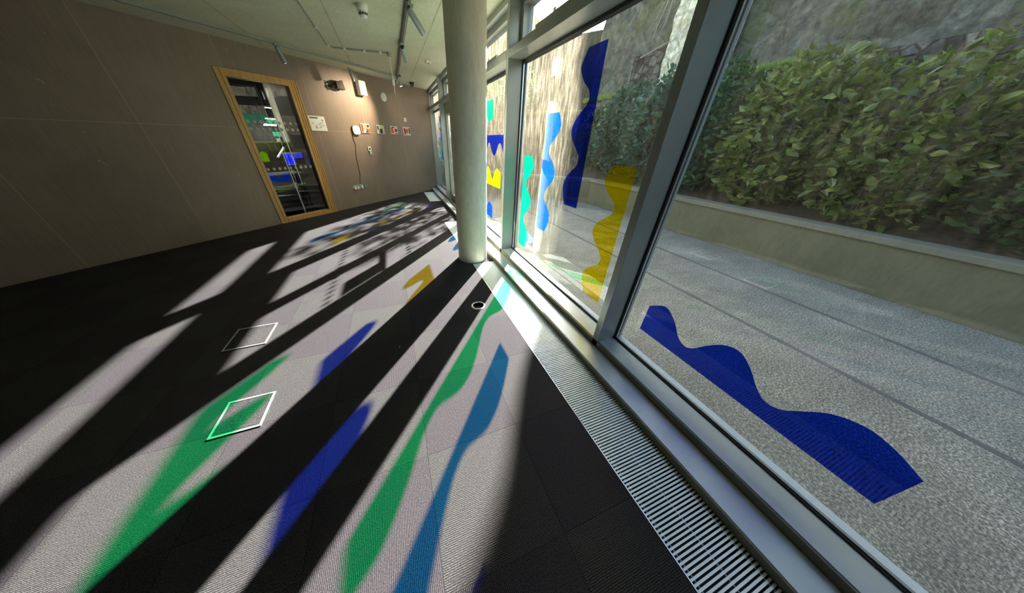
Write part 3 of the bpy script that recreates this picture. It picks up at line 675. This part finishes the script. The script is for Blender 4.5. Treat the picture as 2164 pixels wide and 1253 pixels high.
# hanging exit sign seen edge on
q = empty('hanging_sign', (.285, 6.10, ZC), 'hanging emergency sign seen edge on below the conduit', 'hanging sign')
m = MB(); m.tube([(.285, 6.10, 2.70), (.285, 6.10, 2.40)], .007, 8); m.build('rod', M_white, q)
m = MB(); m.tube([(.285, 6.10, 2.41), (.285, 6.10, 2.38), (.285, 6.10, 2.33), (.285, 6.10, 2.31)], [.010, .024, .022, .010], 14); m.build('joint', M_white, q, smooth='auto')
va = Vector((.285, 6.10, 0)).normalized(); vn = Vector((-va.y, va.x, 0))
m = MB(); m.prism([Vector((.285, 6.10, z)) + va * (e + .0) + vn * .006 for e, z in ((-.02, 2.32), (.26, 2.32), (.26, 2.19), (-.02, 2.19))], vn * -.012); m.build('sign_panel', M_white, q)
m = MB(); m.prism([Vector((.285, 6.10, z)) + va * e + vn * .0063 for e, z in ((.0, 2.31), (.25, 2.31), (.25, 2.20), (.0, 2.20))], vn * .001); m.build('green_face', mat('sign_green', (.0, .35, .12), .4), q)
# ceiling box, camera
q = empty('ceiling_sensor', (.985, 6.33, ZC), 'square white sensor box on the ceiling near the windows', 'sensor')
m = MB(); m.box(.935, 1.035, 6.27, 6.38, 2.715, ZC); m.build('case', M_white, q, bevel=.004); m = MB(); m.box(.955, 1.015, 6.29, 6.36, 2.710, 2.716); m.build('cover', M_track, q)
q = empty('security_camera', (.86, 8.62, ZC), 'small black security camera in the far ceiling corner', 'camera')
m = MB(); m.tube([(.86, 8.62, ZC), (.86, 8.62, 2.72)], .06, 24); m.build('base', M_black, q); m = MB(); m.sphere((.86, 8.62, 2.70), .045); cv = m.build('dome', mat('dome_black', (.02, .02, .02), .1), q, smooth=True)
m = MB(); m.sphere((.85, 8.578, 2.69), .010); m.build('lens', M_silver, cv, smooth=True)
# window opener arms on the upper lights
for (y, lab) in ((2.55, 'window opener box on the largest upper light'), (4.15, 'window opener box on the upper light behind the column')):
    q = empty('window_opener', (1.47, y, 2.34), lab, 'window opener', 'window openers'); m = MB(); m.box(1.43, 1.47, y - .30, y + .30, 2.345, 2.385); m.build('case', M_alu, q, bevel=.003)
    m = MB(); m.box(1.44, 1.46, y - .02, y + .02, 2.385, 2.41); m.build('arm', M_silver, q)

# ------------------------------------------------------------------ outside
def asphalt():
    m = mat('asphalt_gravel', (.2, .2, .18), .85, 0, .3)
    f = noi(m, pos(m), 1.1, 6, .6); f2 = noi(m, pos(m), 75, 4, .85); f3 = noi(m, pos(m, (.35, 1, 1)), 6, 5, .7)
    c = ramp(m, f, [(.3, (.165, .16, .13)), (.7, (.245, .235, .195))])
    c = mixc(m, .8, c, ramp(m, f2, [(.37, (.22, .23, .22)), (.5, (.85, .85, .83)), (.60, (2.5, 2.5, 2.35))]), 'MULTIPLY')
    c = mixc(m, .35, c, ramp(m, f3, [(.35, (.6, .6, .58)), (.6, (1.1, 1.1, 1.1))]), 'MULTIPLY')
    setc(m, c); bump(m, f2, .8, .006); return m
struct(MB().box(1.60, 30, -14, 40, -.10, -.012).build('courtyard_ground', asphalt()))
M_strip = noisy('dark_strip', (.085, .085, .08), (.13, .13, .12), 60, .9)
for (x, lab) in ((3.05, 1), (4.05, 2)):
    struct(MB().box(x, x + .05, -4, 8.0 - x * .1, -.012, -.010).build('trim_shade_line', M_strip))  # thin dark strips that paint shadow lines across the courtyard ground
q = empty('drain_cover', (3.3, 5.25, -.01), 'small dark drain cover set in the courtyard ground', 'drain cover')
m = MB(); m.tube([(3.3, 5.25, -.012), (3.3, 5.25, -.004)], .10, 20); m.build('cover', M_strip, q)
M_planter = concrete('planter_concrete', (.12, .115, .068), (.17, .16, .10))
M_cap = concrete('planter_capping', (.16, .15, .11), (.22, .21, .155))
pl_ = empty('planter_wall', (5.3, 3, 0), 'low olive grey concrete planter wall across the courtyard', 'planter wall')
m = MB(); m.box(5.2, 5.4, -6, 6.2, -.012, .56); m.prism([(5.2, 6.2, -.012), (2.3, 9.1, -.012), (2.44, 9.24, -.012), (5.4, 6.28, -.012)], (0, 0, .572)); m.build('wall', M_planter, pl_, bevel=.005)
m = MB(); m.box(5.17, 5.46, -6, 6.2, .56, .63); m.prism([(5.17, 6.2, .56), (2.27, 9.1, .56), (2.46, 9.29, .56), (5.46, 6.3, .56)], (0, 0, .07)); m.build('capping', M_cap, pl_, bevel=.006)
M_soil = noisy('soil', (.045, .035, .022), (.09, .07, .045), 14, .95, b=.6)
sb = MB(); sb.prism([(5.4, -6, -.01), (6.95, -6, -.01), (6.95, -6, 1.0), (5.4, -6, .50)], (0, 13.8, 0))
sb.prism([(5.4, 6.3, -.01), (2.46, 9.25, -.01), (6.9, 12.9, -.01), (8.2, 9.0, -.01)], (0, 0, .48))
struct(sb.build('planting_bed', M_soil))

def stone_mat(name, c1, c2, c3, sc, mortar=(.10, .09, .07), moss=.0, mstr=.9):
    m = mat(name, c1, .9, 0, .2)
    v = pos(m); dn = N(m, 'ShaderNodeTexNoise'); dn.inputs['Scale'].default_value = sc * 1.1; L(m, v, dn.inputs[0])
    wv = N(m, 'ShaderNodeVectorMath', operation='MULTIPLY_ADD'); L(m, dn.outputs['Color'], wv.inputs[0]); wv.inputs[1].default_value = (.25 / sc * 1.5,) * 3; L(m, v, wv.inputs[2])
    vo = N(m, 'ShaderNodeTexVoronoi', feature='F1'); vo.inputs['Scale'].default_value = sc; L(m, wv.outputs[0], vo.inputs['Vector'])
    ve = N(m, 'ShaderNodeTexVoronoi', feature='DISTANCE_TO_EDGE'); ve.inputs['Scale'].default_value = sc; L(m, wv.outputs[0], ve.inputs['Vector'])
    sp = N(m, 'ShaderNodeSeparateColor'); L(m, vo.outputs['Color'], sp.inputs[0])
    c = ramp(m, sp.outputs[0], [(0, c1), (.5, c2), (1, c3)])
    f = noi(m, v, 7, 9, .75); c = mixc(m, .85, c, ramp(m, f, [(.35, (.30, .30, .28)), (.5, (.9, .9, .88)), (.65, (1.7, 1.7, 1.6))]), 'MULTIPLY')
    e = ramp(m, ve.outputs['Distance'], [(.0, (0, 0, 0)), (.10, (1, 1, 1))])
    c = mixc(m, math_(m, 'MULTIPLY_ADD', e, mstr, 1 - mstr), mortar, c)
    if moss:
        g = noi(m, v, 1.6, 5, .6); c = mixc(m, math_(m, 'MULTIPLY', math_(m, 'GREATER_THAN', g, .56), moss), c, (.10, .13, .03))
    setc(m, c); h = math_(m, 'ADD', math_(m, 'MULTIPLY', e, .6), f); bump(m, h, .9, .05); return m
M_cliff = stone_mat('grey_stone', (.10, .098, .078), (.14, .137, .112), (.185, .178, .145), 2.2, (.08, .077, .06), .35, .35)
M_rubble = stone_mat('dark_rubble', (.07, .055, .045), (.14, .12, .10), (.20, .18, .155), 5.5, (.02, .018, .015))
M_brown = stone_mat('brown_stone', (.062, .047, .030), (.085, .066, .044), (.11, .087, .060), 1.6, (.055, .042, .03), .3, .25)
M_sunlit = stone_mat('sunlit_stone', (.68, .62, .46), (.76, .72, .56), (.70, .64, .46), 3.2, (.30, .27, .2), 0, .5)  # buttress stone: sunlight on it is put into this pale colour
def rough_slab(name, o, u, v, w, h, depth, mtl, amp=.06, sc=2.0, res=.07, top=None):
    o, u, v = Vector(o), Vector(u).normalized(), Vector(v).normalized(); n = u.cross(v)
    nx, nz = max(2, int(w / res)), max(2, int(h / res)); b = bmesh.new(); g = []
    for i in range(nx + 1):
        row = []
        for j in range(nz + 1):
            p = o + u * (w * i / nx); hh = h if not top else max(.05, top(p.x)); p = p + v * (hh * j / nz)
            dd = noise.voronoi(p * sc)[0]; a = (dd[1] - dd[0]) * amp * 1.2 + noise.fractal(p * 2.5, 1.0, 2.0, 4) * amp
            row.append(b.verts.new(p + n * a))
        g.append(row)
    H_ = [h if not top else max(.05, top(p.x)) for p in (o, o + u * w)]; back = [[b.verts.new(o + u * w * i + v * H_[i] * j - n * depth) for j in (0, 1)] for i in (0, 1)]
    for i in range(nx):
        for j in range(nz): b.faces.new((g[i][j], g[i + 1][j], g[i + 1][j + 1], g[i][j + 1]))
    b.faces.new((back[0][0], back[0][1], back[1][1], back[1][0]))
    b.faces.new([g[i][0] for i in range(nx + 1)][::-1] + [back[0][0], back[1][0]])
    b.faces.new([g[i][nz] for i in range(nx + 1)] + [back[1][1], back[0][1]])
    b.faces.new(g[0] + [back[0][1], back[0][0]]); b.faces.new(g[nx][::-1] + [back[1][0], back[1][1]])
    bmesh.ops.recalc_face_normals(b, faces=b.faces)
    me = D.meshes.new(name); b.to_mesh(me); b.free(); me.materials.append(mtl)
    for p in me.polygons: p.use_smooth = len(p.vertices) == 4
    ob = D.objects.new(name, me); COL.objects.link(ob); return ob
YE = 2.235 + (7.8 - XG) / math.tan(SUN_AZ)
struct(rough_slab('cliff_wall', (7.8, YE, 2.4), (0, -1, 0), (0, 0, 1), YE + 7, 7.6, .6, M_cliff, .09, 1.4, .10))
struct(rough_slab('retaining_wall', (6.92, 9.4, 0), (0, -1, 0), (0, 0, 1), 15.5, 2.70, .25, M_rubble, .05, 3.2, .07))
struct(rough_slab('far_retaining_wall', (1.0, 16.0, 0), (1, -1, 0), (0, 0, 1), 9.2, 2.2, .3, M_brown, .05, 1.6, .09, top=lambda x: min(2.2, (x - 1.6) * .66)))
for (ax, ay, bx, by) in ((9.6, 12.0, 13.0, 21.5), (13.0, 21.5, 17.0, 37.0)):
    ln = math.hypot(bx - ax, by - ay)
    struct(rough_slab('far_upper_wall', (bx, by, 1.0), (ax - bx, ay - by, 0), (0, 0, 1), ln, 14.0, .4, M_brown, .07, 1.2, .18, top=lambda x: (x - 1.6) * .673 - .85 + max(0, x - 13) * .9))
struct(rough_slab('far_upper_wall', (2.0, 39.0, 1.0), (15, -2, 0), (0, 0, 1), 15.3, 12.0, .4, M_brown, .07, 1.2, .25))
tr_ = MB(); tr_.prism([(7.4, 10.0, 1.9), (8.6, 11.5, 1.9), (10.2, 12.8, 1.9), (13.2, 21.2, 1.9), (17.2, 36, 1.9), (-2, 36, 1.9), (-2, 19.3, 1.9)], (0, 0, .2)); struct(tr_.build('upper_terrace', M_soil))
lg = MB(); lg.prism([(6.95, -6, 2.60), (7.95, -6, 2.60), (7.95, 9.3, 2.60), (6.95, 9.3, 2.60)], (0, 0, .11)); lg.prism([(6.95, 9.3, 2.38), (8.0, 10.5, 2.38), (2.0, 16.8, 2.38), (1.0, 16.2, 2.38)], (0, 0, .08))
struct(lg.build('ledge', M_soil))
b_ = rough_slab('stone_buttress', (7.12, 6.62, 2.68), (0, -1, 0), (0, 0, 1), 1.35, 5.2, .52, M_sunlit, .05, 2.5, .05)
tag(b_, 'stone buttress with sunlight painted into its pale colour, rising above the hedge', 'buttress')
q = empty('rubble_panel', (7.6, 7.5, 2.7), 'dark rubble filled opening with a slanting lintel in the cliff wall', 'blocked opening')
ob = rough_slab('rubble_infill', (7.60, 8.15, 2.70), (0, -1, 0), (0, 0, 1), 1.45, 1.05, .1, M_rubble, .07, 5.0, .035); ob.parent = q; ob.matrix_parent_inverse = Matrix.Translation(-q.location)
m = MB(); m.tube([(7.60, 8.25, 3.62), (7.58, 6.65, 3.88)], .030, 8); m.build('lintel', mat('weathered_lintel', (.20, .18, .14), .9), q)
m = MB(); m.tube([(7.60, 8.20, 2.66), (7.60, 8.18, 3.62)], .030, 8); m.build('jamb', mat('weathered_jamb', (.19, .18, .15), .9), q)

# leaves
def leaf_mat(name, a, b_c, c):
    m = mat(name, a, .38, 0, .5); n = N(m, 'ShaderNodeTexWhiteNoise', noise_dimensions='3D')
    g = N(m, 'ShaderNodeNewGeometry'); 
    f = noi(m, pos(m), 7, 3, .6); setc(m, ramp(m, f, [(.3, a), (.52, b_c), (.7, c)]))
    p = m.node_tree.nodes['Principled BSDF']
    p.inputs['Transmission Weight'].default_value = 0.0
    tl = N(m, 'ShaderNodeBsdfTranslucent'); tl.inputs[0].default_value = (b_c[0] * 1.4, b_c[1] * 1.6, b_c[2], 1)
    mx = N(m, 'ShaderNodeMixShader'); mx.inputs[0].default_value = .25
    o = m.node_tree.nodes['Material Output']; L(m, p.outputs[0], mx.inputs[1]); L(m, tl.outputs[0], mx.inputs[2]); L(m, mx.outputs[0], o.inputs[0]); return m
ML = [leaf_mat('leaf_deep', (.018, .045, .014), (.045, .095, .028), (.12, .18, .045)), leaf_mat('leaf_olive', (.035, .055, .012), (.11, .15, .03), (.34, .35, .08)), leaf_mat('leaf_bluegreen', (.018, .05, .032), (.05, .11, .072), (.15, .23, .15))]
M_twig = mat('twig', (.10, .07, .04), .9)
def leaves(b, c, rx, ry, rz, n, size, rnd, up=.3):
    for _ in range(n):
        while True:
            p = Vector((rnd.uniform(-1, 1), rnd.uniform(-1, 1), rnd.uniform(-1, 1)))
            if .45 < p.length < 1: break
        w = Vector((c[0] + p.x * rx, c[1] + p.y * ry, c[2] + p.z * rz)); w += noise.noise_vector(w * 2.2) * .14
        if c[0] > 5.5: w.x = min(w.x, 6.80 - rnd.random() * .12)
        d = Vector((p.x * .6 + rnd.uniform(-.8, .8) - .3, p.y * .6 + rnd.uniform(-.8, .8), rnd.uniform(-.5, .7))).normalized()
        s = Vector((rnd.uniform(-1, 1), rnd.uniform(-1, 1), rnd.uniform(-1, 1))).cross(d).normalized(); L_ = size * rnd.uniform(.6, 1.25); wd_ = L_ * .27
        nn = d.cross(s) * (L_ * .10)
        v = [b.verts.new(w), b.verts.new(w + d * L_ * .35 + s * wd_ + nn), b.verts.new(w + d * L_ * .75 + s * wd_ * .7 + nn), b.verts.new(w + d * L_), b.verts.new(w + d * L_ * .75 - s * wd_ * .7 + nn), b.verts.new(w + d * L_ * .35 - s * wd_ + nn)]
        b.faces.new((v[0], v[1], v[2], v[3])); b.faces.new((v[0], v[3], v[4], v[5]))
def shrub(x, y, z0, rx, ry, h, n, label, mi, seed, size=.15, group='shrubs banked against the stone wall'):
    rnd = random.Random(seed); q = empty('shrub', (x, y, z0), label, 'shrub', group)
    m = MB(); leaves(m.b, (x, y, z0 + h * .55), rx, ry, h * .55, n, size, rnd)
    me = D.meshes.new('foliage'); m.b.to_mesh(me); m.b.free(); me.materials.append(ML[mi]); o = D.objects.new('foliage', me); COL.objects.link(o); o.parent = q; o.matrix_parent_inverse = Matrix.Translation(-q.location)
    t = MB()
    for k in range(9):
        a = rnd.uniform(0, 6.28); r = rnd.uniform(.3, .9)
        t.tube([(x + .06 * math.cos(a), y + .06 * math.sin(a), z0 - .05), (x + rx * .4 * r * math.cos(a), y + ry * .4 * r * math.sin(a), z0 + h * .4), (x + rx * .8 * r * math.cos(a), y + ry * .8 * r * math.sin(a), z0 + h * .85)], [.014, .010, .004], 5)
    t.build('stems', M_twig, q)
HS = [(6.0, 1.5, .55, .72, .85, 1.75, 2000, 'olive green shrub nearest the viewer behind the planter wall', 1), (5.95, 2.75, .55, .72, .75, 1.95, 2300, 'leafy shrub seen through the nearest pane, right of the thick mullion', 1), (6.0, 4.0, .55, .72, .75, 2.0, 2300, 'dense shrub half hidden behind the thick mullion', 0),
      (6.05, 5.2, .6, .72, .75, 2.05, 2500, 'blue green shrub left of the thick mullion', 2), (6.15, 6.35, .6, .68, .72, 2.0, 2500, 'broad blue green shrub in the middle of the bank', 2), (6.35, 7.45, .55, .5, .62, 1.75, 1700, 'mottled green shrub at the left end of the bank', 0)]
for i, a in enumerate(HS): shrub(*a[:9], seed=i + 11)
shrub(6.0, .25, .55, .72, .75, 1.6, 1500, 'shrub at the right end behind the planter wall', 0, 41); shrub(6.0, -1.0, .55, .72, .75, 1.6, 1200, 'last shrub to the right behind the planter wall', 1, 42)
shrub(5.6, 11.75, 2.1, .5, .7, 2.0, 420, 'sparse tall bush above the far brown wall, nearest the cliff', 0, 53, .16, 'bushes along the far wall'); shrub(4.9, 12.6, 2.1, .5, .7, 2.1, 420, 'sparse bush in the middle of the far wall', 0, 54, .16, 'bushes along the far wall')
shrub(4.4, 13.3, 2.1, .55, .75, 1.5, 500, 'thin shrub growing by the far brown wall', 0, 51, .10, 'bushes along the far wall'); shrub(3.2, 14.4, 2.1, .6, .8, 1.7, 500, 'loose shrub farther left by the far brown wall', 0, 52, .10, 'bushes along the far wall')
# grass on the ledge
rnd = random.Random(5); gb = bmesh.new()
def blade(x, y, z, h):
    a = rnd.uniform(0, 6.28); dx, dy = math.cos(a) * .006, math.sin(a) * .006; lx, ly = rnd.uniform(-.05, .05) - .02, rnd.uniform(-.05, .05)
    v = [gb.verts.new((x - dx, y - dy, z)), gb.verts.new((x + dx, y + dy, z)), gb.verts.new((x + lx * .5 + dx * .6, y + ly * .5 + dy * .6, z + h * .6)), gb.verts.new((x + lx, y + ly, z + h)), gb.verts.new((x + lx * .5 - dx * .6, y + ly * .5 - dy * .6, z + h * .6))]
    gb.faces.new(v)
for _ in range(9000):
    y = rnd.uniform(3.5, 9.4); x = 6.86 + abs(rnd.gauss(0, .22)); blade(x, y, 2.69, rnd.uniform(.05, .16))
for _ in range(4500):
    t = rnd.random(); o_ = abs(rnd.gauss(0, .18)); blade(1.1 + 6.3 * t + o_, 15.95 - 6.3 * t + o_, 2.45, rnd.uniform(.06, .16))
me = D.meshes.new('ledge_grass'); gb.to_mesh(me); gb.free(); me.materials.append(leaf_mat('grass_blade', (.12, .17, .03), (.22, .30, .05), (.35, .42, .09)))
go = D.objects.new('ledge_grass', me); COL.objects.link(go); tag(go, 'bright green grass growing along the wall ledge', 'grass', kind='stuff')
# bare roots and rail
rt = MB(); rt.tube([(7.05, 7.0, 4.9), (7.2, 7.08, 4.5), (7.3, 7.3, 4.2), (7.35, 7.42, 3.85)], [.012, .009, .007, .003], 6); rt.tube([(7.1, 6.85, 4.5), (7.25, 7.0, 4.2), (7.35, 7.25, 3.98)], [.010, .007, .003], 6); rt.tube([(7.2, 7.2, 4.5), (7.3, 7.1, 4.75), (7.3, 6.95, 5.2)], [.006, .008, .012], 6)
tag(rt.build('dry_branch', mat('dry_branch', (.42, .38, .26), .9)), 'dry bare branch hanging in front of the stone cliff', 'branch')
rl = MB(); rl.tube([(6.45, 8.6, 2.12), (6.1, 6.6, 2.30), (5.75, 4.2, 2.12)], .010, 8)
tag(rl.build('handrail', mat('pale_rail', (.62, .45, .28), .5)), 'thin pale rail crossing in front of the shrubs', 'rail')
